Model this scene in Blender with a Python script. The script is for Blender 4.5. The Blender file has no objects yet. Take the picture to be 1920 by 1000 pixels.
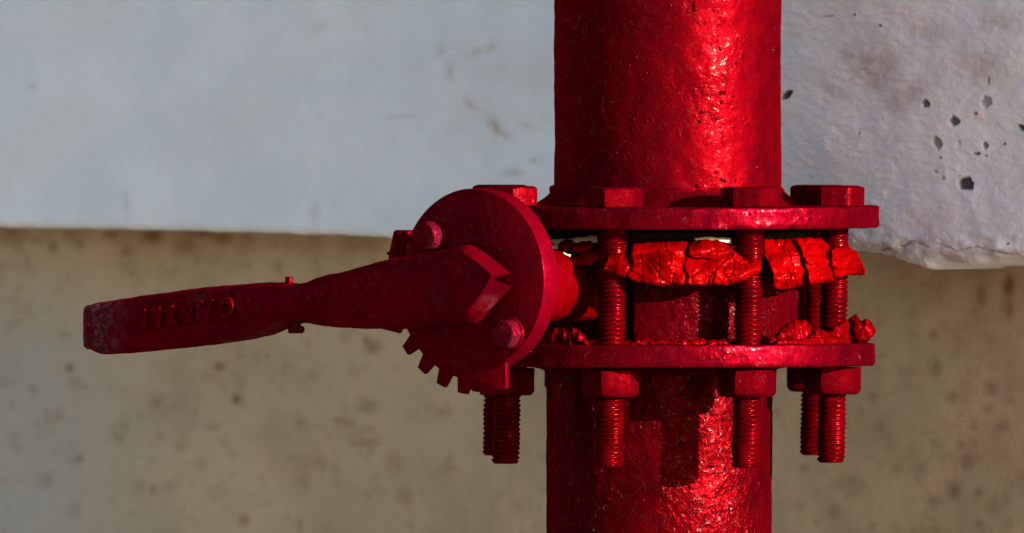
import bpy, bmesh, math, random
import numpy as np
from mathutils import Vector, Matrix, noise
from mathutils.geometry import tessellate_polygon

# ---------------------------------------------------------------- camera, light, exposure
S = 0.00027                      # metres per unit of the photograph's grid; all shapes below are written in that grid
D = 24000.0                      # camera distance in the same units
PITCH = 0.0127
sc = bpy.context.scene
C = sc.collection
R = math.radians

cam_d = bpy.data.cameras.new('camera'); cam = bpy.data.objects.new('camera', cam_d); C.objects.link(cam)
FWD = Vector((0, math.cos(PITCH), -math.sin(PITCH))); UP = Vector((0, math.sin(PITCH), math.cos(PITCH)))
CP = Vector((-280, 0, 0)) - FWD*D
cam.location = CP*S
cam.rotation_euler = (math.pi/2-PITCH, 0, 0)
cam_d.sensor_width = 36; cam_d.lens = 36*D/1920
cam_d.clip_start = 0.05; cam_d.clip_end = 200
cam_d.dof.use_dof = True; cam_d.dof.focus_distance = (D-230)*S
cam_d.dof.aperture_fstop = (cam_d.lens/1000)/(105*S)
sc.camera = cam

SUN_AZ, SUN_EL = 54, 12.5        # degrees to the right of the line from subject to camera, and above the horizon
sdir = Vector((math.sin(R(SUN_AZ))*math.cos(R(SUN_EL)), -math.cos(R(SUN_AZ))*math.cos(R(SUN_EL)), math.sin(R(SUN_EL))))
w = bpy.data.worlds.new('World'); sc.world = w; w.use_nodes = True
nt = w.node_tree; bg = nt.nodes['Background']
sky = nt.nodes.new('ShaderNodeTexSky'); sky.sky_type = 'NISHITA'; sky.sun_disc = False
sky.sun_elevation = R(SUN_EL); sky.sun_rotation = math.atan2(sdir.x, sdir.y)
sky.air_density = 1.0; sky.dust_density = 1.5; sky.ozone_density = 1.0
nt.links.new(sky.outputs[0], bg.inputs[0]); bg.inputs[1].default_value = 0.056
sd = bpy.data.lights.new('sun', 'SUN'); sd.energy = 5.0; sd.angle = R(0.5); sd.color = (1, 0.90, 0.78)
so = bpy.data.objects.new('sun', sd); C.objects.link(so)
so.rotation_euler = sdir.to_track_quat('Z', 'Y').to_euler()
sc.view_settings.view_transform = 'Standard'; sc.view_settings.look = 'None'
sc.view_settings.exposure = 2.3; sc.view_settings.gamma = 1

# ---------------------------------------------------------------- geometry helpers
def ray(X, Y): return FWD*D + Vector((X-960, 0, 0)) + UP*(500-Y)
def IM(X, Y, d):
    r = ray(X, Y); return CP + r*((d-CP.y)/r.y)
def IMP(X, Y, P, n):
    r = ray(X, Y); return CP + r*((P-CP).dot(n)/r.dot(n))

def bm_new(): return bmesh.new()
def finish(name, bm, m, parent=None, origin=(0, 0, 0), smooth=40, kind=None, recalc=True):
    """one mesh object; bm is in grid units in world position, origin the thing's base in grid units"""
    if recalc: bmesh.ops.recalc_face_normals(bm, faces=bm.faces)
    o0 = Vector(origin)
    for v in bm.verts: v.co = (v.co-o0)*S
    me = bpy.data.meshes.new(name)
    if smooth:
        for f in bm.faces: f.smooth = True
        ca = math.cos(R(smooth))
        for e in bm.edges:
            if len(e.link_faces) == 2 and e.link_faces[0].normal.dot(e.link_faces[1].normal) < ca: e.smooth = False
    bm.to_mesh(me); bm.free()
    o = bpy.data.objects.new(name, me); C.objects.link(o)
    me.materials.append(m)
    if parent is not None:
        o.parent = parent
        if parent.type != 'EMPTY':
            pass
    else:
        o.location = o0*S
    if kind: o['kind'] = kind
    return o
def thing(name, label, cat, loc=(0, 0, 0), group=None):
    e = bpy.data.objects.new(name, None); C.objects.link(e); e.empty_display_size = 0.01
    e.location = Vector(loc)*S
    e['label'] = label; e['category'] = cat
    if group: e['group'] = group
    return e

def ring(bm, pts): return [bm.verts.new(p) for p in pts]
def bridge(bm, a, b, closed=True):
    n = len(a)
    for i in range(n if closed else n-1):
        j = (i+1) % n
        bm.faces.new((a[i], a[j], b[j], b[i]))
def lathe(bm, prof, cx=0, cy=0, seg=96, caps=True, rf=None):
    """prof = [(r,z)] ; rf(theta, r, z) -> (r, z) perturbs"""
    rs = []
    for r, z in prof:
        L = []
        for i in range(seg):
            t = 2*math.pi*i/seg
            rr, zz = (r, z) if rf is None else rf(t, r, z)
            L.append((cx+rr*math.sin(t), cy-rr*math.cos(t), zz))      # t=0 faces the camera
        rs.append(ring(bm, L))
    for a, b in zip(rs, rs[1:]): bridge(bm, a, b)
    if caps: bm.faces.new(rs[0]); bm.faces.new(rs[-1])
    return rs
def N(x, y, z, s=1.0): return noise.noise(Vector((x/s, y/s, z/s)))
def sm(a, b, x):
    t = min(1, max(0, (x-a)/(b-a))); return t*t*(3-2*t)
def interp(tab, x):
    if x <= tab[0][0]: return tab[0][1]
    for (x0, y0), (x1, y1) in zip(tab, tab[1:]):
        if x <= x1: return y0+(y1-y0)*(x-x0)/(x1-x0)
    return tab[-1][1]

# ---------------------------------------------------------------- materials
class NT:
    def __init__(s, name):
        s.m = bpy.data.materials.new(name); s.m.use_nodes = True; s.t = s.m.node_tree; s.t.nodes.clear()
        s.out = s.n('ShaderNodeOutputMaterial'); s.p = s.n('ShaderNodeBsdfPrincipled'); s.l(s.p.outputs[0], s.out.inputs[0])
        tc = s.n('ShaderNodeTexCoord'); mp = s.n('ShaderNodeMapping'); mp.inputs['Scale'].default_value = (1/S,)*3
        oi = s.n('ShaderNodeObjectInfo'); ml = s.n('ShaderNodeMath', operation='MULTIPLY'); s.l(oi.outputs['Random'], ml.inputs[0]); ml.inputs[1].default_value = 900
        s.l(tc.outputs['Object'], mp.inputs[0]); s.l(ml.outputs[0], mp.inputs['Location']); s.co = mp.outputs[0]
    def n(s, t, **k):
        a = s.t.nodes.new(t)
        for q, v in k.items(): setattr(a, q, v)
        return a
    def l(s, a, b): s.t.links.new(a, b)
    def noise(s, size, detail=4, rough=0.55, stretch=None, dist=0):
        a = s.n('ShaderNodeTexNoise'); a.inputs['Scale'].default_value = 1/size; a.inputs['Detail'].default_value = detail; a.inputs['Roughness'].default_value = rough
        a.inputs['Distortion'].default_value = dist
        co = s.co
        if stretch:
            mp = s.n('ShaderNodeMapping'); mp.inputs['Scale'].default_value = stretch; s.l(co, mp.inputs[0]); co = mp.outputs[0]
        s.l(co, a.inputs[0]); return a.outputs[0]
    def voro(s, size, feature='F1', rnd=1):
        a = s.n('ShaderNodeTexVoronoi'); a.feature = feature; a.inputs['Scale'].default_value = 1/size; a.inputs['Randomness'].default_value = rnd; s.l(s.co, a.inputs['Vector']); return a.outputs['Distance']
    def ramp(s, v, a, b, lo=0.0, hi=1.0):
        r = s.n('ShaderNodeMapRange'); r.interpolation_type = 'SMOOTHSTEP'; s.l(v, r.inputs[0])
        for i, x in enumerate((a, b, lo, hi)): r.inputs[i+1].default_value = x
        return r.outputs[0]
    def math(s, op, a, b=0.0):
        m = s.n('ShaderNodeMath', operation=op)
        for i, x in enumerate((a, b)):
            if isinstance(x, (int, float)): m.inputs[i].default_value = x
            else: s.l(x, m.inputs[i])
        return m.outputs[0]
    def mix(s, f, a, b):
        m = s.n('ShaderNodeMix', data_type='RGBA')
        for i, x in ((0, f), (6, a), (7, b)):
            if isinstance(x, (int, float)): m.inputs[i].default_value = x
            elif isinstance(x, tuple): m.inputs[i].default_value = (*x, 1)
            else: s.l(x, m.inputs[i])
        return m.outputs[2]
    def attr(s, name):
        a = s.n('ShaderNodeAttribute', attribute_name=name); return a.outputs['Fac']
    def bump(s, h, dist, strength=1.0, prev=None):
        b = s.n('ShaderNodeBump'); b.inputs['Distance'].default_value = dist*S; b.inputs['Strength'].default_value = strength
        s.l(h, b.inputs['Height'])
        if prev is not None: s.l(prev, b.inputs['Normal'])
        return b.outputs[0]

def red_paint(name, base=(0.030, 0.0001, 0.0010), dark=(0.016, 0.0001, 0.0010), rough=(0.34, 0.52), peel=1.0, blister=0.6, dust=0.35, pits=0.15, grain=9, spec=0.42, tint=(1, 0.003, 0.045), worn=False, glint=1.0):
    k = NT(name)
    col = k.mix(k.ramp(k.noise(90, 5, 0.6), 0.35, 0.68), base, dark)
    col = k.mix(k.math('MULTIPLY', k.ramp(k.noise(20, 5, 0.65), 0.48, 0.68), 0.55), col, tuple(0.45*c for c in base))
    d = k.math('MULTIPLY', k.ramp(k.noise(26, 6, 0.72), 0.68-0.05*dust, 0.78), k.ramp(k.noise(150, 2), 0.45, 0.6))
    d = k.math('MULTIPLY', d, dust)
    col = k.mix(d, col, (0.15, 0.05, 0.075))
    pt = k.math('MULTIPLY', k.ramp(k.noise(12, 4, 0.6), 0.64-0.1*pits, 0.70-0.1*pits), min(1, pits*2.5))
    col = k.mix(pt, col, (0.006, 0.002, 0.003))
    if worn == 'black_wear_shade':
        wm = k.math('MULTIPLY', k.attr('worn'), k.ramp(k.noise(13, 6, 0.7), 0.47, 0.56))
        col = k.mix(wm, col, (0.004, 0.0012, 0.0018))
    elif worn:
        wm = k.math('MULTIPLY', k.attr('worn'), k.ramp(k.noise(15, 6, 0.75), 0.40, 0.62)); d = k.math('MAXIMUM', d, wm)
        col = k.mix(wm, col, (0.055, 0.032, 0.040)); col = k.mix(k.math('MULTIPLY', k.attr('worn'), k.ramp(k.noise(11, 5, 0.7), 0.48, 0.56)), col, (0.008, 0.004, 0.005))
    k.l(col, k.p.inputs['Base Color'])
    r = k.ramp(k.noise(40, 5, 0.6), 0.3, 0.7, rough[0], rough[1])
    r = k.math('ADD', r, k.math('MULTIPLY', d, 0.4)); k.l(k.math('MULTIPLY', r, 0.5), k.p.inputs['Roughness'])
    k.p.inputs['Specular IOR Level'].default_value = 0.0; k.p.inputs['Specular Tint'].default_value = (*tint, 1)
    gl = k.n('ShaderNodeBsdfGlossy'); gl.inputs['Color'].default_value = (*tint, 1); k.l(r, gl.inputs['Roughness'])
    mx = k.n('ShaderNodeMixShader'); lw = k.n('ShaderNodeLayerWeight'); lw.inputs[0].default_value = 0.5
    k.l(k.math('MULTIPLY', k.math('ADD', 1.0, k.math('MULTIPLY', k.math('POWER', lw.outputs['Facing'], 3.0), 2.6)), 0.09*spec), mx.inputs[0]); k.l(k.p.outputs[0], mx.inputs[1]); k.l(gl.outputs[0], mx.inputs[2]); 
    gw = k.n('ShaderNodeBsdfGlossy'); gw.inputs['Color'].default_value = (1, 0.75, 0.80, 1); gw.inputs['Roughness'].default_value = 0.17
    m2 = k.n('ShaderNodeMixShader'); k.l(k.ramp(k.noise(11, 4, 0.7), 0.54, 0.68, 0.0003, 0.0075*glint), m2.inputs[0]); k.l(mx.outputs[0], m2.inputs[1]); k.l(gw.outputs[0], m2.inputs[2]); k.l(m2.outputs[0], k.out.inputs[0])
    h = k.math('MULTIPLY', k.noise(grain, 4, 0.55, dist=0.6), k.ramp(k.noise(95, 3), 0.38, 0.62, 0.25, 1.15))
    b = k.bump(h, 3.2*peel)
    bl = k.math('SUBTRACT', 1.0, k.ramp(k.voro(15), 0.0, 0.33)); bl = k.math('MULTIPLY', bl, k.ramp(k.noise(60, 3), 0.5, 0.66))
    b = k.bump(bl, 2.6*blister, 1, b)
    b = k.bump(k.noise(45, 3), 4*peel, 1, b)
    b = k.bump(pt, -2.0, 1, b)
    k.l(b, k.p.inputs['Normal']); k.l(b, gl.inputs['Normal']); k.l(b, gw.inputs['Normal'])
    return k.m

M_pipe = red_paint('red_pipe_paint', base=(0.023, 0.0001, 0.0008), dark=(0.014, 0.0001, 0.0008), spec=0.36, rough=(0.42, 0.56), glint=1.3, tint=(1, 0.003, 0.018), peel=0.42, blister=1.3, grain=10)
M_neck = red_paint('red_neck_paint', base=(0.06, 0.0001, 0.0005), dark=(0.045, 0.0001, 0.0006), spec=0.2, peel=0.8)
M_pipe_low = red_paint('red_pipe_paint_pitted', base=(0.022, 0.0001, 0.0006), dark=(0.013, 0.0001, 0.0007), spec=0.27, worn='black_wear_shade', glint=1.5, tint=(1, 0.004, 0.015), peel=1.1, blister=0.7, pits=0.42, grain=11, rough=(0.28, 0.46), dust=0.4)
M_flange = red_paint('red_flange_paint', glint=1.5, base=(0.027, 0.0001, 0.0009), dark=(0.014, 0.0001, 0.0009), spec=0.32, peel=0.5, blister=0.6, grain=14, dust=1.0, pits=0.12)
M_bolt = red_paint('red_bolt_paint', spec=0.28, tint=(1, 0.003, 0.012), peel=0.45, blister=0.4, grain=9, dust=0.3, pits=0.1)
M_thread = red_paint('red_thread_paint', base=(0.034, 0.0001, 0.0006), dark=(0.020, 0.0001, 0.0006), spec=0.22, glint=1.6, tint=(1, 0.003, 0.02), peel=0.25, blister=0.1, grain=12, dust=0.15, pits=0.05, rough=(0.25, 0.4))
M_disc = red_paint('dark_red_plate_paint', base=(0.046, 0.0001, 0.0017), dark=(0.028, 0.0001, 0.0017), peel=0.35, blister=0.3, grain=16, dust=0.45, pits=0.05, rough=(0.40, 0.6), spec=0.3)
M_lever = red_paint('dark_red_lever_paint', base=(0.048, 0.0001, 0.0017), dark=(0.022, 0.0001, 0.0016), worn=True, spec=0.36, peel=0.4, blister=0.3, grain=14, dust=0.5, pits=0.1, rough=(0.35, 0.55))
M_body = red_paint('red_cast_body_paint', base=(0.022, 0.0001, 0.0006), dark=(0.015, 0.0001, 0.0006), spec=0.12, peel=1.4, blister=0.4, grain=8, dust=0.1, pits=0.15)
M_flap = red_paint('bright_red_gasket_paint', base=(0.115, 0.0001, 0.0003), dark=(0.060, 0.0001, 0.0003), peel=0.6, blister=0.1, grain=18, dust=0.05, pits=0.02, rough=(0.22, 0.38), spec=0.45, tint=(1, 0.012, 0.012), glint=1.5)
M_lump = red_paint('dark_red_sealant_paint', base=(0.060, 0.0002, 0.0002), dark=(0.032, 0.0001, 0.0002), peel=0.8, blister=0.1, grain=12, dust=0.05, pits=0.1, rough=(0.25, 0.4), spec=0.35, glint=1.0)
M_worn = red_paint('worn_bolt_face', base=(0.040, 0.0006, 0.004), dark=(0.032, 0.003, 0.008), peel=0.9, blister=0.8, grain=9, dust=0.25, pits=0.3)

def plain(name, c, rough=0.8, bsize=20, bd=2):
    k = NT(name); k.l(k.mix(k.noise(bsize*2, 5), tuple(0.8*x for x in c), tuple(min(1, 1.15*x) for x in c)), k.p.inputs['Base Color'])
    k.p.inputs['Roughness'].default_value = rough; k.l(k.bump(k.noise(bsize), bd), k.p.inputs['Normal']); return k.m
M_cream = plain('cream_gasket_fibre', (0.62, 0.52, 0.36), 0.7, 8, 2)
M_ring_shade = plain('shade_black_gasket_fibre', (0.010, 0.006, 0.004), 0.8, 8, 2); M_ring_shade.node_tree.nodes['Principled BSDF'].inputs['Specular IOR Level'].default_value = 0.08  # gasket ring coloured near black, standing in for the shade under the flange
M_ground = plain('sandy_ground', (0.22, 0.18, 0.14), 0.95, 300, 30)
M_core = plain('wall_masonry', (0.45, 0.42, 0.38), 0.95, 60, 6)

def whitewash():
    k = NT('whitewashed_render')
    c = k.mix(k.ramp(k.noise(200, 6, 0.65), 0.35, 0.7), (0.665, 0.695, 0.755), (0.745, 0.775, 0.835))
    c = k.mix(k.math('MULTIPLY', k.ramp(k.noise(60, 6, 0.7, (.7, .7, 1)), 0.60, 0.78), 0.30), c, (0.50, 0.42, 0.36))
    c = k.mix(k.math('MULTIPLY', k.attr('grime'), k.ramp(k.noise(26, 6, 0.75), 0.30, 0.62, 0.25, 1)), c, (0.34, 0.25, 0.19))
    c = k.mix(k.attr('chip'), c, k.mix(k.ramp(k.noise(6, 4, 0.7), 0.35, 0.7), (0.035, 0.037, 0.040), (0.13, 0.13, 0.135)))
    c = k.mix(k.attr('fleck'), c, (0.35, 0.005, 0.01))
    k.l(c, k.p.inputs['Base Color']); k.p.inputs['Roughness'].default_value = 0.85
    b = k.bump(k.noise(30, 6, 0.68, (.75, .75, 1.1), 0.12), 6)
    b = k.bump(k.noise(7, 3, 0.6), 1.2, 1, b)
    k.l(b, k.p.inputs['Normal']); return k.m
def beige():
    k = NT('stained_beige_render')
    c = k.mix(k.ramp(k.noise(300, 6, 0.65), 0.35, 0.65), (0.37, 0.28, 0.175), (0.46, 0.355, 0.23))
    c = k.mix(k.attr('pale'), c, (0.37, 0.35, 0.31))
    c = k.mix(k.math('MULTIPLY', k.ramp(k.noise(50, 5, 0.65, (.7, .7, 1), 0.15), 0.50, 0.72), 0.42), c, (0.25, 0.155, 0.075))
    c = k.mix(k.math('MULTIPLY', k.attr('stain_shade'), k.ramp(k.noise(24, 4, 0.6), 0.25, 0.5, 0.6, 1)), c, (0.15, 0.070, 0.024))
    k.l(c, k.p.inputs['Base Color']); k.p.inputs['Roughness'].default_value = 0.9
    b = k.bump(k.noise(60, 5, 0.6), 8); k.l(b, k.p.inputs['Normal']); return k.m
M_white = whitewash(); M_beige = beige()

# ---------------------------------------------------------------- ground
bm = bm_new(); g = 60000
bm.faces.new(ring(bm, [(-g, -g, -2600), (g, -g, -2600), (g, g, -2600), (-g, g, -2600)]))
finish('ground', bm, M_ground, smooth=0, kind='structure')

# ---------------------------------------------------------------- the wall: whitewashed band above a recessed beige face
YAW = R(42); NW = Vector((-math.sin(YAW), -math.cos(YAW), 0)); P_band = Vector((0, 650, 0)); P_low = P_band - NW*230
wall = thing('rendered_wall', 'outdoor wall with a whitewashed band above a recessed stained beige face behind the red pipe', 'wall', (-400, 1000, -2600))
W0 = Vector((-400, 1000, -2600))
edge_tab = [(-600, 410), (0, 426), (200, 430), (400, 434), (700, 444), (1030, 456), (1500, 466), (1600, 470), (1645, 478), (1680, 492), (1728, 504), (1760, 492), (1800, 498), (1850, 494), (1920, 490), (2100, 492)]
def edge(X): return interp(edge_tab, X) + 2.6*N(X, 0, 3, 34) + 2.0*N(X, 9, 3, 12) + sm(1480, 1640, X)*(5*N(X, 4, 8, 26)+2.5*N(X, 4, 2, 10))
def axis(parts):
    out = []
    for a, b, st in parts:
        n = max(1, int((b-a)/st)); out += [a+(b-a)*i/n for i in range(n)]
    out.append(parts[-1][1]); return out
chips = [(1811,345,17,13,0.2,1),(1788,227,11,9,0.5,.9),(1756,268,9,14,-.4,.7),(1736,195,9,7,.7,.9),(1849,191,11,10,-.5,.6),(1913,240,10,5,.5,1),(1844,273,5,7,-.5,.8),(1829,288,7,3,0,.8),(1854,152,3,7,0,.5),(1477,178,13,7,-.7,1),(1549,31,16,2.5,-.1,.35),(1650,48,3,4,0,0),(1769,334,4,4,0,.5),(1755,322,3,3,0,.5),(1610,250,3,3,0,.35),(1795,268,3,6,.2,.3),(1930,130,9,5,.4,.8)]
flecks = [(1650,48,3.5),(1602,28,3),(1829,213,4),(1881,270,3.5),(1764,296,3),(1893,457,3),(1847,292,2.5),(1800,330,2)]
grimes = [(930,240,26,12,.8,.75),(880,195,16,8,.9,.5),(905,95,30,7,-.3,.5),(845,130,9,16,.1,.5),(830,95,8,10,.3,.45),(985,235,14,6,.2,.35),(1003,300,12,7,0,.55),(960,325,20,8,0,.5),(750,220,30,5,0,.3),(590,400,9,22,0,.35),(240,385,5,22,0,.4),(62,162,8,6,0,.4),(600,50,22,10,-.4,.25),(1640,130,55,42,.4,.75),(1590,105,26,16,.6,.6),(1700,180,50,24,-.5,.6),(1850,120,50,36,.3,.55),(1560,170,30,12,.5,.4),(1880,40,40,26,0,.45),(1740,60,40,20,.3,.4),(1660,470,60,12,.1,.75),(1760,480,60,12,.2,.65),(1870,478,60,10,.05,.6),(1720,455,30,10,-.2,.5),(1560,440,60,16,0,.5),(1900,330,30,60,0,.22)]
def crackline(X):   # the fissure along the band's lower edge
    return interp([(1640,470),(1690,462),(1712,452),(1740,464),(1762,458),(1790,470),(1830,462),(1880,474),(1930,480)], X)+2*N(X,5,5,9)
bm = bm_new(); XS = axis([(-700, 0, 40), (0, 1000, 7), (1000, 1440, 16), (1440, 1930, 1.7), (1930, 2700, 40)])
TS = axis([(0, 60, 2.0), (60, 520, 2.0), (520, 2600, 60)])            # distance up from the lower edge
TS = [0, .6, 1.6, 3] + axis([(4.5, 500, 2.2), (500, 2600, 70)])
ch, fl, gr = [], [], []; rows = []
rows_t = TS if False else TS
seen_rows = [i for i, t in enumerate(TS)]
for t in TS:
    row = []
    for X in XS:
        Y = edge(X) - t
        fine = X > 1400
        big = t <= 520
        c = f = gg = 0.0; dep = 0.0
        if big:
            if fine:
                for i, (cx, cy, a, b, rot, s) in enumerate(chips):
                    dx, dy = X-cx, Y-cy
                    if abs(dx) < 26 and abs(dy) < 26:
                        ca, sa = math.cos(rot), math.sin(rot); ux, uy = (dx*ca+dy*sa)/a, (-dx*sa+dy*ca)/b
                        q = max(ux*math.cos(th)+uy*math.sin(th) if True else 0 for th in [k_*2*math.pi/7+.42*math.sin(i*3.3+k_*2.1) for k_ in range(7)])/ (.88+.0*X)
                        q += .22*N(X, Y, i, 7)
                        c = max(c, (1-sm(.88, 1.06, q))*s); dep = max(dep, 9*(1-sm(.8, 1.08, q))*s)
                for cx, cy, a in flecks:
                    f = max(f, 1-sm(.6, 1.1, math.hypot(X-cx, Y-cy)/a))
                if X > 1640:
                    q = abs(Y-crackline(X)); wv = max(0, N(X, 2, 7, 23)+.45)*3.2
                    if q < wv: c = max(c, .8*(1-q/wv)); dep = max(dep, 3)
            for cx, cy, a, b, rot, s in grimes:
                dx, dy = X-cx, Y-cy
                if abs(dx) < 2.4*max(a, b) and abs(dy) < 2.4*max(a, b):
                    ca, sa = math.cos(rot), math.sin(rot); q = ((dx*ca+dy*sa)/a)**2+((-dx*sa+dy*ca)/b)**2
                    gg = max(gg, s*math.exp(-q))
        p = IMP(X, Y, P_band, NW)
        und = 1.0*sm(-200, 2000, X)
        push = 9*N(X, Y, 0, 170) + 3.5*N(X, Y, 8, 45)*und + (1.6*N(X, Y*1.6, 4, 15) if fine else 0)
        # rounded, rough lower arris
        arr = 16 if X < 1450 else 16+26*sm(1480, 1700, X)
        if t < arr: push -= (arr - math.sqrt(max(0, arr*arr-(arr-t)**2)))
        if fine and t < 70: push += (9*N(X, Y*1.5, 2, 30)+3*abs(N(X, Y*1.3, 6, 14)))*(1-sm(35, 70, t))
        p = p + NW*(push-dep)
        row.append(bm.verts.new(p)); ch.append(c); fl.append(f); gr.append(gg)
    rows.append(row)
und_row = [bm.verts.new(v.co - NW*(300)) for v in rows[0]]
for _ in und_row: ch.append(0); fl.append(0); gr.append(0.3)
bridge(bm, und_row, rows[0], False)
for a, b in zip(rows, rows[1:]): bridge(bm, a, b, False)
band = finish('whitewashed_band', bm, M_white, wall, W0, smooth=180, recalc=False)
for nm, arr in (('chip', ch), ('fleck', fl), ('grime', gr)):
    a = band.data.attributes.new(nm, 'FLOAT', 'POINT'); a.data.foreach_set('value', np.array(arr, dtype=np.float32))
band['label'] = 'whitewashed upper band with grey chips'

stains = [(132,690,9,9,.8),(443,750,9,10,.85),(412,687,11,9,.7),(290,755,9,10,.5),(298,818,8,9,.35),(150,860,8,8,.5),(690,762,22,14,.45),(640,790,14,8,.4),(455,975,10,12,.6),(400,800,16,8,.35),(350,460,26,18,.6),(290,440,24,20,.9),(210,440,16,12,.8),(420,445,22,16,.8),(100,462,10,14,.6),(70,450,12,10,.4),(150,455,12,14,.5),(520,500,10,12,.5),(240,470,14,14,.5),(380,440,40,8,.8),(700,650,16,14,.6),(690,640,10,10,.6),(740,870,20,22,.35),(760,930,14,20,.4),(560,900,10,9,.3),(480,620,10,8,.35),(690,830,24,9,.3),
          (1890,535,13,22,.95),(1892,580,11,22,.7),(1838,555,12,26,.6),(1825,585,9,14,.4),(1750,628,9,12,.5),(1756,690,9,18,.5),(1785,745,12,14,.45),(1855,728,14,16,.5),(1850,765,12,10,.4),(1815,865,14,16,.55),(1790,920,13,16,.6),(1835,925,10,12,.5),(1748,940,11,14,.5),(1725,880,10,10,.3),(1655,800,9,9,.35),(1880,800,12,12,.35),(1680,880,12,12,.25),(1600,900,12,10,.3),(1565,960,16,16,.35),(1500,950,14,12,.25),(1860,950,14,14,.35),(1650,605,9,9,.3),(1840,500,50,10,.4)]
bm = bm_new(); XS2 = axis([(-700, 0, 60), (0, 1960, 5), (1960, 2700, 60)]); YS2 = axis([(400, 1010, 5), (1010, 3100, 90)])
st, pa = [], []; rows = []
rnd = random.Random(5); tiny = [(rnd.uniform(0, 1920), rnd.uniform(470, 1000), rnd.uniform(5, 12), rnd.uniform(5, 14), rnd.uniform(.12, .4)) for _ in range(120)]
for Y in YS2:
    row = []
    for X in XS2:
        s = 0.0
        if -10 < X < 1970 and Y < 1015:
            for cx, cy, a, b, k_ in stains+tiny:
                dx, dy = X-cx, Y-cy
                if abs(dx) < 2.2*a and abs(dy) < 2.2*b:
                    s = max(s, k_*math.exp(-((dx/a)**2+(dy/b)**2)**1.3))
            if X < 1000: s = max(s, .55*(1-sm(8, 46, Y-edge(X)))*max(0, .5+N(X, 0, 0, 40)))  # shadow line painted in with the brown stain below the band's edge
        p = IMP(X, Y, P_low, NW) + NW*(10*N(X, Y, 30, 200)+3*N(X, Y, 3, 50))
        row.append(bm.verts.new(p)); st.append(s)
        pa.append(0.75*(1-sm(40, 420, X + 0.3*(1000-Y)*0 + 60*N(X, Y, 0, 160)))*sm(430, 800, Y)+.25*(1-sm(0, 260, X)))
    rows.append(row)
for a, b in zip(rows, rows[1:]): bridge(bm, a, b, False)
for f in bm.faces: f.normal_flip()
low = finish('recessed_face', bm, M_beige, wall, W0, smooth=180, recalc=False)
for nm, arr in (('stain_shade', st), ('pale', pa)):
    a = low.data.attributes.new(nm, 'FLOAT', 'POINT'); a.data.foreach_set('value', np.array(arr, dtype=np.float32))
low['label'] = 'recessed beige face with brown spots'
# masonry behind both faces gives the wall its thickness
bm = bm_new(); q0 = IMP(-700, 500, P_low-NW*20, NW); q1 = IMP(2700, 500, P_low-NW*20, NW)
base = []
for z in (-2600, 3050): base.append(ring(bm, [(q0.x, q0.y, z), (q1.x, q1.y, z), (q1.x-NW.x*700, q1.y-NW.y*700, z), (q0.x-NW.x*700, q0.y-NW.y*700, z)]))
bridge(bm, *base); bm.faces.new(base[0]); bm.faces.new(base[1])
finish('masonry_core', bm, M_core, wall, W0, smooth=0)

# ---------------------------------------------------------------- pipes and flanges
AX, BX = 12, -4                   # the upper run stands a little to the right of the lower one
def rough_r(amp, sc_, seed):
    return lambda t, r, z: (r + amp*N(r*math.sin(t), r*math.cos(t), z+seed, sc_), z)
def pipe_bm(cx, r, z0, z1, step, seed, zf=None):
    bm = bm_new(); n = int(abs((zf-z0)/step))
    prof = [(r, z0+(zf-z0)*i/n) for i in range(n)]+[(r, zf), (r, z1)]
    f = rough_r(1.3, 22, seed); f2 = rough_r(1.6, 90, seed+50)
    lathe(bm, prof, cx, 0, 200, True, lambda t, rr, z: (f(t, rr, z)[0]+f2(t, rr, z)[0]-rr, z)); return bm
up = thing('upper_pipe', 'thick red painted pipe rising from the upper round bolted flange', 'pipe', (AX, 0, 114))
finish('pipe_wall', pipe_bm(AX, 212.5, 112, 3200, 7, 0, 540), M_pipe, up, (AX, 0, 114))
bm = bm_new()
def weldf(t, r, z):
    return (r+ (3.2*N(r*math.sin(t), r*math.cos(t), z, 13)+4*N(r*math.sin(t), r*math.cos(t), z, 60) if 215 < r < 252 else 0), z)
lathe(bm, [(209, 108), (252, 112), (250, 116), (240, 122), (229, 131), (220, 139), (216, 145), (214, 149), (209, 150)], AX, 0, 240, False, weldf)
finish('weld_collar', bm, M_pipe, up, (AX, 0, 114))
def flange_bm(cx, R0, z0, z1, seed, tilt):
    bm = bm_new(); b = 4
    prof = [(150, z0), (300, z0), (R0-b, z0), (R0-1.2, z0+1.2), (R0, z0+b)]+[(R0, z0+b+(z1-z0-2*b)*i/5) for i in range(1, 5)]+[(R0, z1-b), (R0-1.2, z1-1.2), (R0-b, z1), (300, z1), (150, z1)]
    def rf(t, r, z):
        if r > R0-8: r += 1.6*N(math.sin(t)*R0, math.cos(t)*R0, z*2+seed, 26)+1.0*N(math.sin(t)*R0, math.cos(t)*R0, z+seed, 9)
        return r, z + tilt*r*math.cos(t) + (0.8*N(math.sin(t)*R0, math.cos(t)*R0, seed, 30) if r > 200 else 0)
    lathe(bm, prof, cx, 0, 360, True, rf); return bm
finish('flange', flange_bm(AX, 396, 73.5, 114.5, 3, -0.003), M_flange, up, (AX, 0, 114))
lo = thing('lower_pipe', 'thick red painted pipe with pitted paint below the lower round bolted flange', 'pipe', (BX, 0, -2600))
LO = (BX, 0, -2600)
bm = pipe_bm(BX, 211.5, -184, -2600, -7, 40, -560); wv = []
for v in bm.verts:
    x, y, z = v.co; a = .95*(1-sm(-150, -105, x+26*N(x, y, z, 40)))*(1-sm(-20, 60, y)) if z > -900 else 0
    a = max(a, .9*(1-sm(-230, -330, z+30*N(x, y, z, 40)) if z < -184 else 0)*sm(-80, -20, x)*(1-sm(90, 130, x)))  # black under the flange paints in its shadow along with dirty paint
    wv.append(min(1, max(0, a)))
lp = finish('pipe_wall', bm, M_pipe_low, lo, LO)
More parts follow.
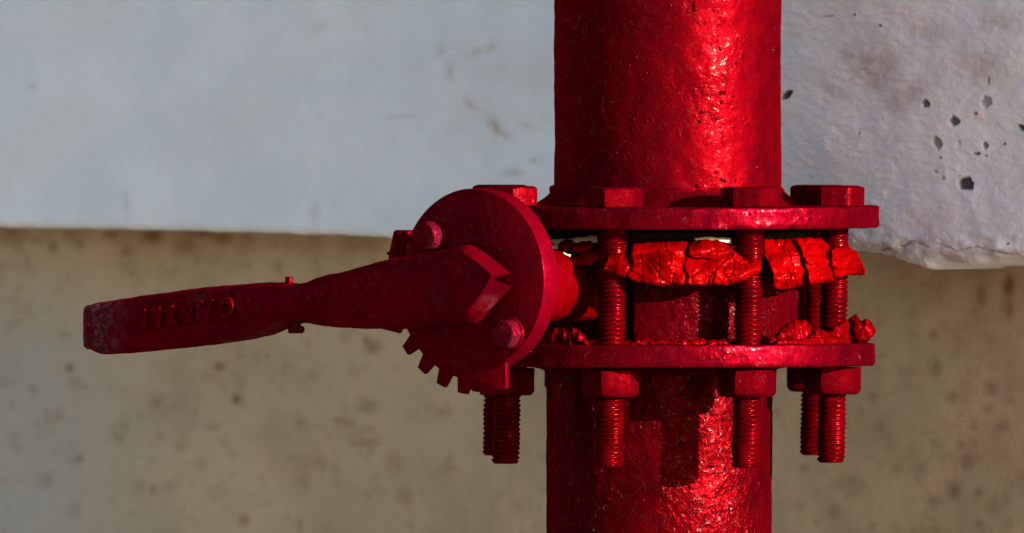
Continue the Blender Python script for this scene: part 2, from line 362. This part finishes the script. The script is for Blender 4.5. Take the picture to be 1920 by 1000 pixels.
a_ = lp.data.attributes.new('worn', 'FLOAT', 'POINT'); a_.data.foreach_set('value', np.array(wv, dtype=np.float32))
finish('flange', flange_bm(BX, 404, -185.5, -143.5, 9, 0.009), M_flange, lo, LO)
bm = bm_new(); lathe(bm, [(205, -182), (246, -184), (240, -188), (226, -191), (217, -194), (213, -200), (206, -202)], BX, 0, 240, False, weldf)
finish('weld_bead', bm, M_pipe_low, lo, LO)

# ---------------------------------------------------------------- valve body, neck, toothed plate
AL = R(38); NV = Vector((-math.sin(AL), -math.cos(AL), 0)); TV = Vector((math.cos(AL), -math.sin(AL), 0)); UZ = Vector((0, 0, 1))
PD = IM(885, 525, -452)           # centre of the plate's front face
def PL(u, v, h): return PD + TV*u + UZ*v + NV*h
valve = thing('butterfly_valve', 'red cast valve body between the two flanges with a notched round plate facing left', 'valve', (0, 0, -143))
VO = (0, 0, -143)
bm = bm_new()
def bodyf(t, r, z):
    d = math.degrees(t); d = d-360 if d > 180 else d
    rr = r
    if r > 200:
        rr = r - 34*(1-sm(-17, -12, d))*sm(-80, -60, d) - 8*sm(32, 36, d)*(1-sm(70, 75, d))
        rr += 2.0*N(r*math.sin(t), r*math.cos(t), z, 14)
    return rr, z
lathe(bm, [(150, -141), (262, -141), (266, -136)]+[(266, -136+i*9) for i in range(1, 22)]+[(262, 66), (150, 70)], 2, 0, 300, True, bodyf)
finish('body', bm, M_body, valve, VO)
# neck running from the body out to the plate
bm = bm_new(); A0 = Vector((2, 0, -36)); 
ax_end = PL(0, -10, -42); dirn = (ax_end-A0).normalized(); Ln = (ax_end-A0).length
sA = TV; sB = dirn.cross(sA).normalized(); sA = sB.cross(dirn).normalized()
rs = []
for dist, r in [(200, 66), (240, 66), (330, 67), (Ln-140, 68), (Ln-110, 72), (Ln-70, 92), (Ln-30, 122), (Ln-6, 136), (Ln, 138)]:
    L = []
    for i in range(72):
        t = 2*math.pi*i/72; rr = r+2.4*N(math.cos(t)*r, math.sin(t)*r, dist, 22)
        L.append(A0+dirn*dist+(sA*math.cos(t)+sB*math.sin(t))*rr)
    rs.append(ring(bm, L))
for a, b in zip(rs, rs[1:]): bridge(bm, a, b)
bm.faces.new(rs[-1])
finish('neck', bm, M_neck, valve, VO)
def plate(outline, h0, h1, bev=2.5):
    """prism of a (u,v) outline with small arrises"""
    bm = bm_new(); n = len(outline)
    nn = []
    for i in range(n):
        a = Vector(outline[i-1]); b = Vector(outline[(i+1) % n]); t = (b-a).normalized(); nn.append(Vector((t.y, -t.x)))
    def rg(h, ins): return ring(bm, [PL(outline[i][0]-nn[i].x*ins, outline[i][1]-nn[i].y*ins, h) for i in range(n)])
    rr = [rg(h0, bev), rg(h0-bev*.3, bev*.3), rg(h0-bev, 0), rg(h1+bev, 0), rg(h1, bev)]
    for a, b in zip(rr, rr[1:]): bridge(bm, a, b)
    tri = tessellate_polygon([[Vector((*p, 0)) for p in outline]])
    for a, b, c in tri:
        for q in (rr[0], rr[-1]): bm.faces.new((q[a], q[b], q[c]))
    return bm
circ = [(168*math.cos(2*math.pi*i/180), 168*math.sin(2*math.pi*i/180)) for i in range(180)]
finish('round_plate', plate(circ, 0, -44, 3.5), M_disc, valve, VO, smooth=35)
sec = []
def arc(r, a0, a1, n): return [(r*math.cos(R(a0+(a1-a0)*i/n)), r*math.sin(R(a0+(a1-a0)*i/n))) for i in range(n+1)]
sec += arc(208, 167, 203, 12)
tip = 219.0; k = 0
sec += arc(211, 203.2, 207.6, 4)
for vc in (211.8, 226.1, 240.4, 254.7, 269.0):
    sec += [(211*math.cos(R(vc-4.7)), 211*math.sin(R(vc-4.7)))]
    sec += arc(185, vc-2.7, vc+2.2, 4)
    sec += arc(212, vc+4.1, vc+9.5, 5)
sec += arc(211, 280, 289.5, 5)
sec += [(71, -198), (71, -160), (72, -120), (40, -60), (-60, 30), (-150, 44)]
finish('notched_sector', plate(sec, -9, -20, 1.2), M_disc, valve, VO, smooth=35)

# hex prism helper: axis along n at P, worn rounded corners
def hexring(P, a, b, r, phase, roundn=0.0, seg=48):
    L = []
    for i in range(seg):
        t = 2*math.pi*i/seg; q = (t-phase) % (math.pi/3)-math.pi/6
        hr = r*math.cos(math.pi/6)/math.cos(q); rr = hr*(1-roundn)+r*.93*roundn
        L.append(P+(a*math.sin(t)+b*math.cos(t))*rr)
    return L
def hexhead(bm, P, n, a, b, r, h, phase, rnd_=0.0, dome=4, jit=0, both=False):
    seg = 60
    prof = ([(0, .80, 1)] if both else [])+[(dome if both else 0, 1, rnd_), (h*.5, 1, rnd_), (h-dome, 1, rnd_), (h-dome*.45, .965, min(1, rnd_+.25)), (h-dome*.1, .90, .7), (h, .82, 1)]
    rs = [ring(bm, hexring(P+n*hh, a, b, r*k_, phase, q, seg)) for hh, k_, q in prof]
    for x, y in zip(rs, rs[1:]): bridge(bm, x, y)
    bm.faces.new(rs[0]); bm.faces.new(rs[-1])
    if jit:
        for v in bm.verts: v.co += Vector((N(*v.co, 12), N(*(v.co+Vector((99, 0, 0))), 12), N(*(v.co+Vector((0, 77, 0))), 12)))*jit
# two bolts through the round plate
for (X, Y, r, ph, lab, loc2) in ((794, 443, 29, .25, 'small worn hex bolt at the upper left of the round plate, above the lever', 0), (941, 626, 29, .6, 'small worn hex bolt at the lower right of the round plate, below the lever head', 1)):
    Pf = IMP(X, Y, PD+NV*27, NV); P = Pf-NV*27
    t_ = thing('plate_bolt', lab, 'bolt', P, 'small bolts on the round plate')
    bm = bm_new(); hexhead(bm, P+NV*4, NV, TV, UZ, r, 23, ph, .35, 6, 2.0)
    h_ = finish('head', bm, M_worn, t_, P, smooth=50)
    bm = bm_new(); rs = [ring(bm, hexring(P+NV*hh, TV, UZ, rr, 0, 1)) for hh, rr in ((-1, 33), (3, 33), (4.2, 31.5))]
    for x, y in zip(rs, rs[1:]): bridge(bm, x, y)
    bm.faces.new(rs[-1]); finish('washer', bm, M_disc, t_, P, smooth=50)
# stop bolt standing on the end of the sector
P = IMP(757, 473, PD-NV*64, NV)
t_ = thing('stop_bolt', 'half hidden hex bolt standing on the left end of the notched plate', 'bolt', P)
bm = bm_new(); hexhead(bm, P, UZ, Vector((1, 0, 0)), Vector((0, -1, 0)), 29, 41, R(-50), .05, 4, 1.0); 
for v in bm.verts: v.co += Vector((0.22*(v.co.z-P.z), 0, 0)) if v.co.x < P.x else Vector((0, 0, 0))
finish('head', bm, M_bolt, t_, P, smooth=35)
bm = bm_new(); rs = [ring(bm, hexring(P-UZ*hh, Vector((1, 0, 0)), Vector((0, -1, 0)), rr, 0, 1)) for hh, rr in ((-.5, 31), (0, 34), (5, 34), (6, 20), (30, 15))]
for x, y in zip(rs, rs[1:]): bridge(bm, x, y)
bm.faces.new(rs[0]); bm.faces.new(rs[-1]); finish('washer', bm, M_disc, t_, P, smooth=50)

# ---------------------------------------------------------------- lever
HF, HB = 74, 20
top = [(156,572),(165,568),(250,555),(316,546),(350,541),(400,536),(442,533),(480,530),(520,530),(545,532),(560,529),(578,522),(598,516),(641,507),(670,498),(714,486),(772,476),(830,468),(865,463),(890,459),(930,452)]
bot = [(156,655),(165,661),(176,665),(250,660),(316,653),(380,646),(442,637),(480,629),(505,619),(528,609),(545,605),(560,606),(598,613),(650,616),(700,617),(743,617),(772,613),(820,607),(845,603),(870,597),(930,590)]
lev_o = PL(0, 0, HB)
lever = thing('valve_lever', 'long dark red cast lever handle clamped on the round plate and pointing left', 'lever', lev_o)
prof = []                         # closed loop of (f, q): f across the width from top edge to lower edge, q from front 0 to back 1
for i in range(17):
    f = i/16; e = min(f, 1-f); q = 0.0
    if e < .14: q = .36*(1-math.sqrt(max(0, 1-((.14-e)/.14)**2)))
    q += 0.10*(2*f-1)**2
    prof.append((f, q))
BF = [.97, .88, .80, .72, .64, .565, .48, .41, .33, .24, .16, .09, .03]
prof += [(1, .62), (1, .9)]+[(f, 1.0) for f in BF]+[(0, .9), (0, .62)]
FC = .46
def endX(f, q):
    Xf = 858+(924-858)*sm2(f)
    if q < .0: q = 0
    back = 0
    if f <= .45: back = 886+(958-886)*(f/.41)
    elif f < .52: back = 926 if q > .95 else 952
    else: back = 959-(959-897)*((f-.565)/(1-.565))
    return Xf, back
def sm2(f): return f/FC if f <= FC else 1-(f-FC)/(1-FC)*0.86
def lev_pt(s, f, q):
    Xf, Xb = endX(f, q)
    h = HF-(HF-HB)*q
    sh = (HF-HB)*q*math.sin(AL)                       # a straight-back extrusion moves this much to the right in view
    Xe = Xf+(Xb-Xf)*min(1, q*1.0)
    # left end rounded in the plane of the plate
    xl = 156+3*(2*f-1)**4+5*max(0, abs(2*f-1)-.88)/.12
    X0 = xl + sh*max(0, (q-.46)/.54)
    X = X0+(Xe-X0)*s
    Xs = X - sh*(1-sm(.86, 1, s))                     # station on the front outline
    Yt, Yb = interp(top, Xs), interp(bot, Xs)
    m = sm(.90, 1, s)
    Yt -= 2*m*q; Yb += 14*m*q
    Y = Yt+(Yb-Yt)*f
    P = IMP(X, Y, PD+NV*h, NV)
    wob = .9*N(P.x, P.y, P.z, 30)+.6*N(P.x, P.y, P.z+40, 9)
    return P+UZ*wob+NV*(1.6*N(P.x, P.z, 7, 55)+ (3 if False else 0))
bm = bm_new(); ns = 110; rs = []
for i in range(ns+1):
    s = i/ns; rs.append(ring(bm, [lev_pt(s, f, q) for f, q in prof]))
for a, b in zip(rs, rs[1:]): bridge(bm, a, b)
K = len(prof)
# end facets: front row i joined to the back row of the same f
front = list(range(17)); backi = [17+2+ i for i in range(0)]
bk = list(range(19, 32))            # from f=.97 down to f=.03
def cap(rg, flip=False):
    # front 0..16 (f 0->1); back list reversed gives f 0->1
    B = bk[::-1]; m = len(B)
    fr = [rg[i] for i in front]; ba = [rg[j] for j in B]
    fa = [i/16 for i in range(17)]; fb = [prof[j][0] for j in B]
    i = j = 0
    bm.faces.new((fr[0], ba[0], rg[32], rg[33])) if True else None
    while i < 16 or j < m-1:
        if j == m-1 or (i < 16 and fa[i+1] <= fb[j+1]):
            bm.faces.new((fr[i], fr[i+1], ba[j])); i += 1
        else:
            bm.faces.new((fr[i], ba[j+1], ba[j])); j += 1
    bm.faces.new((fr[16], rg[17], rg[18], ba[-1]))
cap(rs[-1]); cap(rs[0])
wv = []
for v in bm.verts:
    r_ = v.co-CP; X = 960+r_.x/r_.dot(FWD)*D; Y = 500-r_.dot(UP)/r_.dot(FWD)*D
    a = 1-sm(185, 245, X+18*N(X, Y, 3, 20)); a = max(a, .75*math.exp(-((X-378)/13)**2-((Y-568)/16)**2), .8*sm(-7, 2, Y-interp(bot, X))*sm(380, 440, X)*(1-sm(520, 545, X)), .5*math.exp(-((X-820)/8)**2-((Y-558)/12)**2))
    a = max(a, .5*math.exp(-((X-932)/12)**2-((Y-566)/14)**2)); wv.append(a)
handle = finish('lever_arm', bm, M_lever, lever, lev_o, smooth=72)
a_ = handle.data.attributes.new('worn', 'FLOAT', 'POINT'); a_.data.foreach_set('value', np.array(wv, dtype=np.float32))

# raised casting letters, upside down along the grip
def letter(ch_, X, Y, hgt, wd):
    cu = bpy.data.curves.new('letter', 'FONT'); cu.body = ch_; cu.size = 1; cu.extrude = 0.09; cu.bevel_depth = 0.035; cu.offset = 0.045; cu.resolution_u = 4
    to = bpy.data.objects.new('letter', cu); C.objects.link(to); bpy.context.view_layer.update()
    me = bpy.data.meshes.new_from_object(to.evaluated_get(bpy.context.evaluated_depsgraph_get()))
    bpy.data.objects.remove(to)
    co = [v.co.copy() for v in me.vertices]
    x0, x1 = min(c.x for c in co), max(c.x for c in co); y0, y1 = min(c.y for c in co), max(c.y for c in co)
    cP = IMP(X, Y, PD+NV*(HF+1.2), NV)
    sl = math.atan2(-(600-577), (430-270)/math.cos(AL))    # the grip falls to the left
    for v in me.vertices:
        a = -(v.co.x-(x0+x1)/2)/max(.3, x1-x0)*wd; b = -(v.co.y-(y0+y1)/2)/(y1-y0)*hgt; dz = v.co.z*58
        a2 = a; b2 = b - a*math.sin(sl)*1.0
        p = cP+TV*a2+UZ*b2+NV*(dz+.0)
        v.co = (p-lev_o)*S
    o = bpy.data.objects.new('raised_letter', me); C.objects.link(o); me.materials.clear(); me.materials.append(M_lever); o.parent = lever
    for p_ in me.polygons: p_.use_smooth = False
    return o
for c_, X, Y, hg, wd in (('C', 428, 578, 42, 32), ('A', 388, 584, 41, 36), ('S', 353, 588, 38, 28), ('T', 323, 593, 38, 30), ('L', 295, 597, 38, 20), ('E', 265, 601, 40, 26)):
    letter(c_, X, Y, hg, wd)

# latch pin through the waist of the lever, and latch blade tip
def tube(bm, p0, p1, r, seg=20, bev=2):
    d = (p1-p0).normalized(); a = d.orthogonal().normalized(); b = d.cross(a)
    L = (p1-p0).length; rs = []
    for t, rr in ((0, r-bev), (bev*.4, r-bev*.3), (bev, r), (L-bev, r), (L-bev*.4, r-bev*.3), (L, r-bev)):
        rs.append(ring(bm, [p0+d*t+(a*math.cos(2*math.pi*i/seg)+b*math.sin(2*math.pi*i/seg))*rr for i in range(seg)]))
    for x, y in zip(rs, rs[1:]): bridge(bm, x, y)
    bm.faces.new(rs[0]); bm.faces.new(rs[-1])
MIDN = PD+NV*46
bm = bm_new(); tube(bm, IMP(542, 540, MIDN, NV), IMP(542, 519, MIDN, NV), 7.5)
finish('latch_pin', bm, M_bolt, lever, lev_o)
bm = bm_new(); p = IMP(552, 600, MIDN, NV); tube(bm, p, p-UZ*25, 12); tube(bm, IMP(552, 612, MIDN, NV)-TV*14, IMP(552, 619, MIDN, NV)+TV*20, 7)
finish('latch_spring_stub', bm, M_bolt, lever, lev_o)
bm = bm_new(); q = PD+NV*26; tube(bm, IMP(700, 606, q, NV), IMP(752, 619, q, NV), 7, 12)
finish('latch_blade', bm, M_lever, lever, lev_o)

# ---------------------------------------------------------------- eight flange bolts
PITCHT = 8.8
ZTOP, ZT, ZB = 114.5, 66.0, -366.0
def shaft_mesh(sd):
    bm = bm_new(); seg = 28; rows = []
    L = ZT-ZB; n = int(L/PITCHT*5)
    for i in range(n+1):
        L_ = []
        for j in range(seg):
            t = j/seg; ph = (i/5+t) % 1.0
            z = ZT-L*i/n
            tri = abs(2*ph-1); cl = .55+.75*min(1, max(0, .5+1.5*noise.noise(Vector((math.sin(6.283*t)*1.1, math.cos(6.283*t)*1.1+sd, (ZT-L*i/n)/34))))); r = 27.2-4.4*cl*(1-tri**0.8)+.5*noise.noise(Vector((math.sin(6.283*t)*5, math.cos(6.283*t)*5+sd, (ZT-L*i/n)/9)))
            if z < ZB+5: r = min(r, 21+ (z-ZB))
            L_.append((r*math.sin(2*math.pi*t), -r*math.cos(2*math.pi*t), z))
        rows.append(ring(bm, L_))
    for a, b in zip(rows, rows[1:]): bridge(bm, a, b)
    up_ = ring(bm, [(24*math.sin(2*math.pi*j/seg), -24*math.cos(2*math.pi*j/seg), 120) for j in range(seg)])
    bridge(bm, up_, rows[0]); bm.faces.new(rows[-1]); return bm
bolts = [  # X of the tail, depth, head phase, nut phase, tail length change, label
    (1142, -323, -18, -16, -1, 'flange bolt left of the pipe\'s middle, its tail over the dark side'),
    (948, -165, 5, 8, 1, 'leftmost front flange bolt, its nut half covered by the notched plate'),
    (1398, -294, -38, -23.6, -3, 'flange bolt right of the pipe\'s middle, between the two wide gasket flaps'),
    (1558, -93, -32, -22, 1, 'rightmost front flange bolt, in front of another bolt at the flange\'s right edge'),
    (1526, 163, -20, 12, 8, 'rear flange bolt half hidden behind the rightmost front bolt'),
    (931, 140, 20, 25, 8, 'rear flange bolt half hidden behind the leftmost front bolt'),
    (1329, 323, 0, 0, 4, 'rear flange bolt hidden behind the lower pipe, right of its middle'),
    (1073, 294, 10, 30, 4, 'rear flange bolt hidden behind the lower pipe, near its left edge')]
EX, EY = Vector((1, 0, 0)), Vector((0, -1, 0))
def shear(bm, x0):                # the bolts lean slightly to the right
    for v in bm.verts: v.co.x += (v.co.z+365)*0.0165
proto = None
for (X, d, hp, np_, dl, lab) in bolts:
    x = IM(X, 860, d).x
    loc = Vector((x, d, 0))
    b_ = thing('flange_bolt', lab, 'bolt', loc, 'bolts joining the two flanges')
    bm = shaft_mesh(X); shear(bm, 0)
    sh_ = finish('threaded_shaft', bm, M_thread, b_, (0, 0, 0), smooth=60)
    sh_.location.z = dl*S
    bm = bm_new(); hexhead(bm, Vector((0, 0, ZTOP+.6)), UZ, EX, EY, 56, 36.5+random.Random(X).uniform(-1, 1), R(hp), .10, 5, 1.3); shear(bm, 0)
    finish('head', bm, M_bolt, b_, smooth=34)
    bm = bm_new(); hexhead(bm, Vector((0, 0, -187.5)), -UZ, EX, EY, 56, 50, R(np_), .12, 8, 1.6); shear(bm, 0)
    finish('nut', bm, M_bolt, b_, smooth=34)

# ---------------------------------------------------------------- gaskets
ug = thing('upper_gasket', 'cracked bright red painted gasket squeezed out below the upper flange', 'gasket', (4, 0, 60)); UG = (4, 0, 60)
bm = bm_new()
def gf(t, r, z): return r+(9*N(r*math.sin(t), r*math.cos(t), z*3, 30)+4*N(r*math.sin(t), r*math.cos(t), z*3, 9) if r > 280 else 0), z+1.5*N(r*math.sin(t), r*math.cos(t), 0, 16)
lathe(bm, [(220, 72), (268, 71), (276, 66), (274, 57), (268, 48), (240, 44)], 4, 0, 240, False, gf)
finish('gasket_ring', bm, M_ring_shade, ug, UG)
def depth_at(X, rad): 
    x = X-1240-4; return -math.sqrt(max(100, rad*rad-x*x))
def resample(pl, n):
    seg = [math.hypot(b[0]-a[0], b[1]-a[1]) for a, b in zip(pl, pl[1:])]; T = sum(seg); out = []
    for i in range(n+1):
        t = T*i/n; k_ = 0
        while k_ < len(seg)-1 and t > seg[k_]: t -= seg[k_]; k_ += 1
        u = min(1, t/seg[k_]); a, b = pl[k_], pl[k_+1]; out.append((a[0]+(b[0]-a[0])*u, a[1]+(b[1]-a[1])*u))
    return out
def flap(parent, org, topl, botl, leftl=None, rightl=None, rad=(330, 366), amp=1.0, seed=0, thick=6, m=None, n=(46, 22), name='gasket_flap', belly=0.5):
    """crumpled skin spanning four polylines; rad = radius at the top and at the bottom edge"""
    leftl = leftl or [topl[0], botl[0]]; rightl = rightl or [topl[-1], botl[-1]]
    nu, nv = n; T = resample(topl, nu); B = resample(botl, nu); Lf = resample(leftl, nv); Rt = resample(rightl, nv)
    bm = bm_new(); fr, bk_ = [], []
    for j in range(nv+1):
        v = j/nv; rf_, rb_ = [], []
        for i in range(nu+1):
            u = i/nu
            c = [(1-v)*T[i][k_]+v*B[i][k_]+(1-u)*Lf[j][k_]+u*Rt[j][k_]-((1-u)*(1-v)*T[0][k_]+u*(1-v)*T[-1][k_]+(1-u)*v*B[0][k_]+u*v*B[-1][k_]) for k_ in (0, 1)]
            X, Y = c; e = min(u, 1-u, v, 1-v)
            X += 2.2*N(X, Y, seed, 8)*(1 if e < .12 else .3); Y += 2.6*N(X, Y, seed+30, 9)*(1 if e < .12 else .3)
            w_ = (X*0.6+Y*1.2)
            cr = 12*N(X, Y*1.5, seed, 44) + 6*(abs(N(X*.6+40, Y*1.5, seed+9, 26))-.2) - 6*max(0, .09-abs(N(X, Y*1.1, seed+17, 42)))/.09*.8 + 2.2*abs(N(X*.7, Y, seed+5, 12)) + .8*N(X, Y, seed, 5) - 3.0*max(0, .05-abs(N(X*1.3, Y*.7, seed+60, 38)))/.05 - 4*math.exp(-((v-.80+.22*N(X, 0, seed, 40))/.035)**2)*sm(-.25, .2, N(X, 3, seed+4, 30)) - 3.5*math.exp(-((v-.33+.3*N(X, 0, seed+8, 35))/.04)**2)*sm(-.1, .25, N(X, 3, seed+9, 26))
            r = rad[0]+(rad[1]-rad[0])*math.sin(min(1, v*1.12)*math.pi/2)**.8 + cr*amp*.72 + belly*7*math.sin(math.pi*v)
            r -= 3.5*max(0, .04-min(u, 1-u))/.04 + 7*max(0, v-.94)/.06
            d_ = depth_at(X, r)
            rf_.append(bm.verts.new(IM(X, Y, d_))); p2 = IM(X, Y, d_+thick*(1 if e > 0 else .4)); rb_.append(bm.verts.new(p2))
        fr.append(rf_); bk_.append(rb_)
    for j in range(nv):
        for i in range(nu):
            bm.faces.new((fr[j][i], fr[j][i+1], fr[j+1][i+1], fr[j+1][i])); bm.faces.new((bk_[j][i], bk_[j+1][i], bk_[j+1][i+1], bk_[j][i+1]))
    for j in range(nv):
        for i in (0, nu):
            a = (fr[j][i], fr[j+1][i], bk_[j+1][i], bk_[j][i]); bm.faces.new(a if i == 0 else a[::-1])
    for i in range(nu):
        bm.faces.new((fr[0][i], fr[0][i+1], bk_[0][i+1], bk_[0][i])); bm.faces.new((fr[nv][i], fr[nv][i+1], bk_[nv][i+1], bk_[nv][i]))
    return finish(name, bm, m or M_flap, parent, org, smooth=62)
# left flap, beside the neck
flap(ug, UG, [(1046,457),(1062,447),(1077,453)], [(1050,466),(1063,472),(1070,463)], rad=(318, 332), seed=1, n=(16, 10), amp=.5)
flap(ug, UG, [(1070,462),(1078,454),(1108,451),(1113,457)], [(1072,472),(1088,477),(1102,472),(1112,462)], rad=(318, 336), seed=4, n=(20, 10), amp=.5)
flap(ug, UG, [(1036,470),(1052,470),(1074,480),(1100,474),(1129,464)], [(1042,478),(1056,488),(1080,496),(1104,499),(1122,490),(1128,474)], rad=(330, 342), seed=8, n=(40, 14), amp=.6)
flap(ug, UG, [(1026,456),(1046,462)], [(1030,470),(1050,474)], rad=(322, 322), seed=9, n=(8, 6), amp=.3, m=M_cream, name='cream_gasket_scrap')
flap(ug, UG, [(1054,472),(1072,478)], [(1056,478),(1070,485)], rad=(343, 344), seed=11, n=(8, 5), amp=.2, m=M_cream, name='cream_gasket_scrap')
flap(ug, UG, [(1030,450),(1118,442)], [(1044,462),(1120,456)], rad=(306, 312), seed=12, n=(20, 6), amp=.3, m=M_cream, name='cream_gasket_scrap')
# middle flap pieces, in front of the second bolt
flap(ug, UG, [(1140,479),(1155,475),(1172,476)], [(1131,505),(1150,516),(1168,524)], [(1140,479),(1136,492),(1131,505)], [(1172,476),(1176,492),(1180,504),(1169,524)], rad=(362, 374), seed=21, n=(24, 20), amp=.6)
flap(ug, UG, [(1184,455),(1215,452),(1248,452)], [(1182,482),(1215,478),(1250,470)], rad=(318, 352), seed=25, n=(30, 12), amp=.5)
flap(ug, UG, [(1181,478),(1205,476),(1240,468),(1262,474),(1285,488)], [(1177,524),(1200,532),(1240,536),(1283,535)], [(1181,478),(1186,500),(1175,512),(1177,524)], [(1285,488),(1279,505),(1285,518),(1283,535)], rad=(352, 374), seed=31, n=(60, 28))
flap(ug, UG, [(1247,453),(1270,451),(1290,452)], [(1252,470),(1266,482),(1280,490)], [(1247,453),(1252,470)], [(1290,452),(1285,470),(1280,490)], rad=(322, 352), seed=36, n=(26, 16), amp=.7)
flap(ug, UG, [(1294,456),(1315,449),(1348,451),(1368,462)], [(1289,480),(1315,486),(1345,487),(1370,472)], rad=(328, 360), seed=41, n=(44, 14), amp=.7)
flap(ug, UG, [(1288,482),(1320,488),(1357,484)], [(1287,534),(1310,537),(1326,534)], [(1288,482),(1283,500),(1289,517),(1287,534)], [(1357,484),(1346,500),(1334,512),(1326,534)], rad=(350, 374), seed=46, n=(44, 26))
flap(ug, UG, [(1361,482),(1378,472),(1396,486),(1424,480)], [(1329,535),(1355,537),(1385,531),(1425,512)], [(1361,482),(1350,500),(1337,514),(1329,535)], [(1424,480),(1428,496),(1425,512)], rad=(346, 372), seed=52, n=(54, 28), amp=1.35)
flap(ug, UG, [(1300,445),(1335,444),(1370,447)], [(1305,453),(1340,452),(1372,458)], rad=(312, 318), seed=55, n=(24, 6), amp=.4, m=M_cream, name='cream_gasket_scrap')
flap(ug, UG, [(1184,460),(1240,456),(1300,455),(1368,462)], [(1182,520),(1240,530),(1330,530),(1415,508)], rad=(314, 358), seed=57, n=(70, 20), amp=.5)
flap(ug, UG, [(1434,452),(1490,450),(1553,460)], [(1458,536),(1512,528),(1564,520)], rad=(322, 370), seed=58, n=(50, 20), amp=.5)
# right flap pieces, in front of the rightmost bolt
flap(ug, UG, [(1430,449),(1455,449),(1488,447)], [(1452,543),(1480,541),(1512,534)], [(1430,449),(1433,478),(1448,510),(1452,543)], [(1488,447),(1500,476),(1509,505),(1514,534)], rad=(330, 384), seed=61, n=(44, 40), amp=1.25, belly=1)
flap(ug, UG, [(1491,447),(1520,446),(1540,448),(1555,460)], [(1516,535),(1540,531),(1564,526)], [(1491,447),(1503,476),(1513,505),(1516,535)], [(1555,460),(1553,478),(1558,502),(1565,526)], rad=(345, 394), seed=66, n=(44, 40), amp=1.25, belly=1)
flap(ug, UG, [(1559,470),(1575,463),(1592,460),(1607,474)], [(1567,523),(1590,516),(1612,516),(1621,516)], [(1559,470),(1557,492),(1567,523)], [(1607,474),(1616,490),(1623,506),(1621,516)], rad=(384, 394), seed=73, n=(44, 34), amp=1.35, belly=1.4, thick=16)
lg = thing('lower_gasket', 'lumpy red painted gasket edge lying on the lower flange', 'gasket', (4, 0, -143)); LG = (4, 0, -143)
bm = bm_new(); lathe(bm, [(240, -134), (276, -135), (284, -137), (286, -141), (284, -144)], 0, 0, 240, False, gf)
finish('gasket_ring', bm, M_lump, lg, LG)
def lump(tops, r0, wid, seed, n=70, m=None, zb=-143, amp=1.0):
    """ridge of squeezed-out sealant along the flange; tops = (X, Y of its crest)"""
    bm = bm_new(); X0, X1 = tops[0][0], tops[-1][0]; rs = []; K = 18
    for i in range(n+1):
        X = X0+(X1-X0)*i/n; Yt = interp(tops, X); H = max(1.5, (643-Yt))
        L = []
        e = sm(0, .08, i/n)*(1-sm(.92, 1, i/n)); 
        for j in range(K):
            t = 2*math.pi*j/K; a = -math.cos(t); b = math.sin(t)
            z = zb+ (H*(.5+.5*b))*max(.15, e)
            r = r0+wid*a*.5*(1.15-.4*(.5+.5*b))*max(.2, e)
            p = Vector((X*1.0, r, z)); k_ = 7*N(X, r, z*1.2, 17)+5*(abs(N(X, r+9, z, 10))-.2)
            z2 = zb-.0 if b < -.8 else z+amp*(5*N(X, r, z+seed, 11)+3*N(X, r, z+seed, 24)); r += amp*(k_+5*N(X+seed, r, z, 9))
            x = X-1244; dd = -math.sqrt(max(60, r*r-x*x))
            L.append((x+4+5*amp*N(X, r, z+seed+60, 13), dd, z2))
        rs.append(ring(bm, L))
    for a, b in zip(rs, rs[1:]): bridge(bm, a, b)
    bm.faces.new(rs[0]); bm.faces.new(rs[-1])
    return finish('sealant_lump', bm, m or M_lump, lg, LG, smooth=60)
lump([(1022,618),(1040,610),(1060,612),(1074,606),(1086,618),(1104,632)], 352, 34, 3, 50)
for a_, b_, sd_ in ((1174, 1224, 8), (1219, 1270, 9), (1264, 1326, 10), (1318, 1364, 11)):
    lump([(a_, 637), (a_+14, 629), ((a_+b_)/2, 632), (b_-12, 628), (b_, 638)], 322+sd_%3*4, 24, sd_, 50, amp=.6)
lump([(1428,632),(1445,620),(1470,604),(1484,596),(1504,598),(1522,613)], 360, 34, 13, 60)
lump([(1506,628),(1525,614),(1545,616),(1562,608),(1580,596),(1592,606)], 372, 30, 19, 60)
lump([(1440,634),(1470,628),(1510,630),(1560,626),(1590,630)], 384, 20, 27, 80, amp=.6)
# the ear of hardened sealant sticking out past the last bolt
bm = bm_new(); bmesh.ops.create_icosphere(bm, subdivisions=4, radius=1)
for v in bm.verts:
    c = v.co.copy(); x = c.x*28; z = c.z*25
    if z > 0: z *= 1-.38*math.exp(-((c.x-.05)/.16)**2)
    z = max(z, -26)
    p = Vector((1612-1240+x, -45+c.y*26, -118+z+ (-6*c.x if c.z > 0 else 0)))
    p += Vector((N(*p, 14), N(*(p*1.1), 12), N(*(p*.9), 13)))*6
    v.co = p
finish('sealant_lump', bm, M_lump, lg, LG, smooth=60)
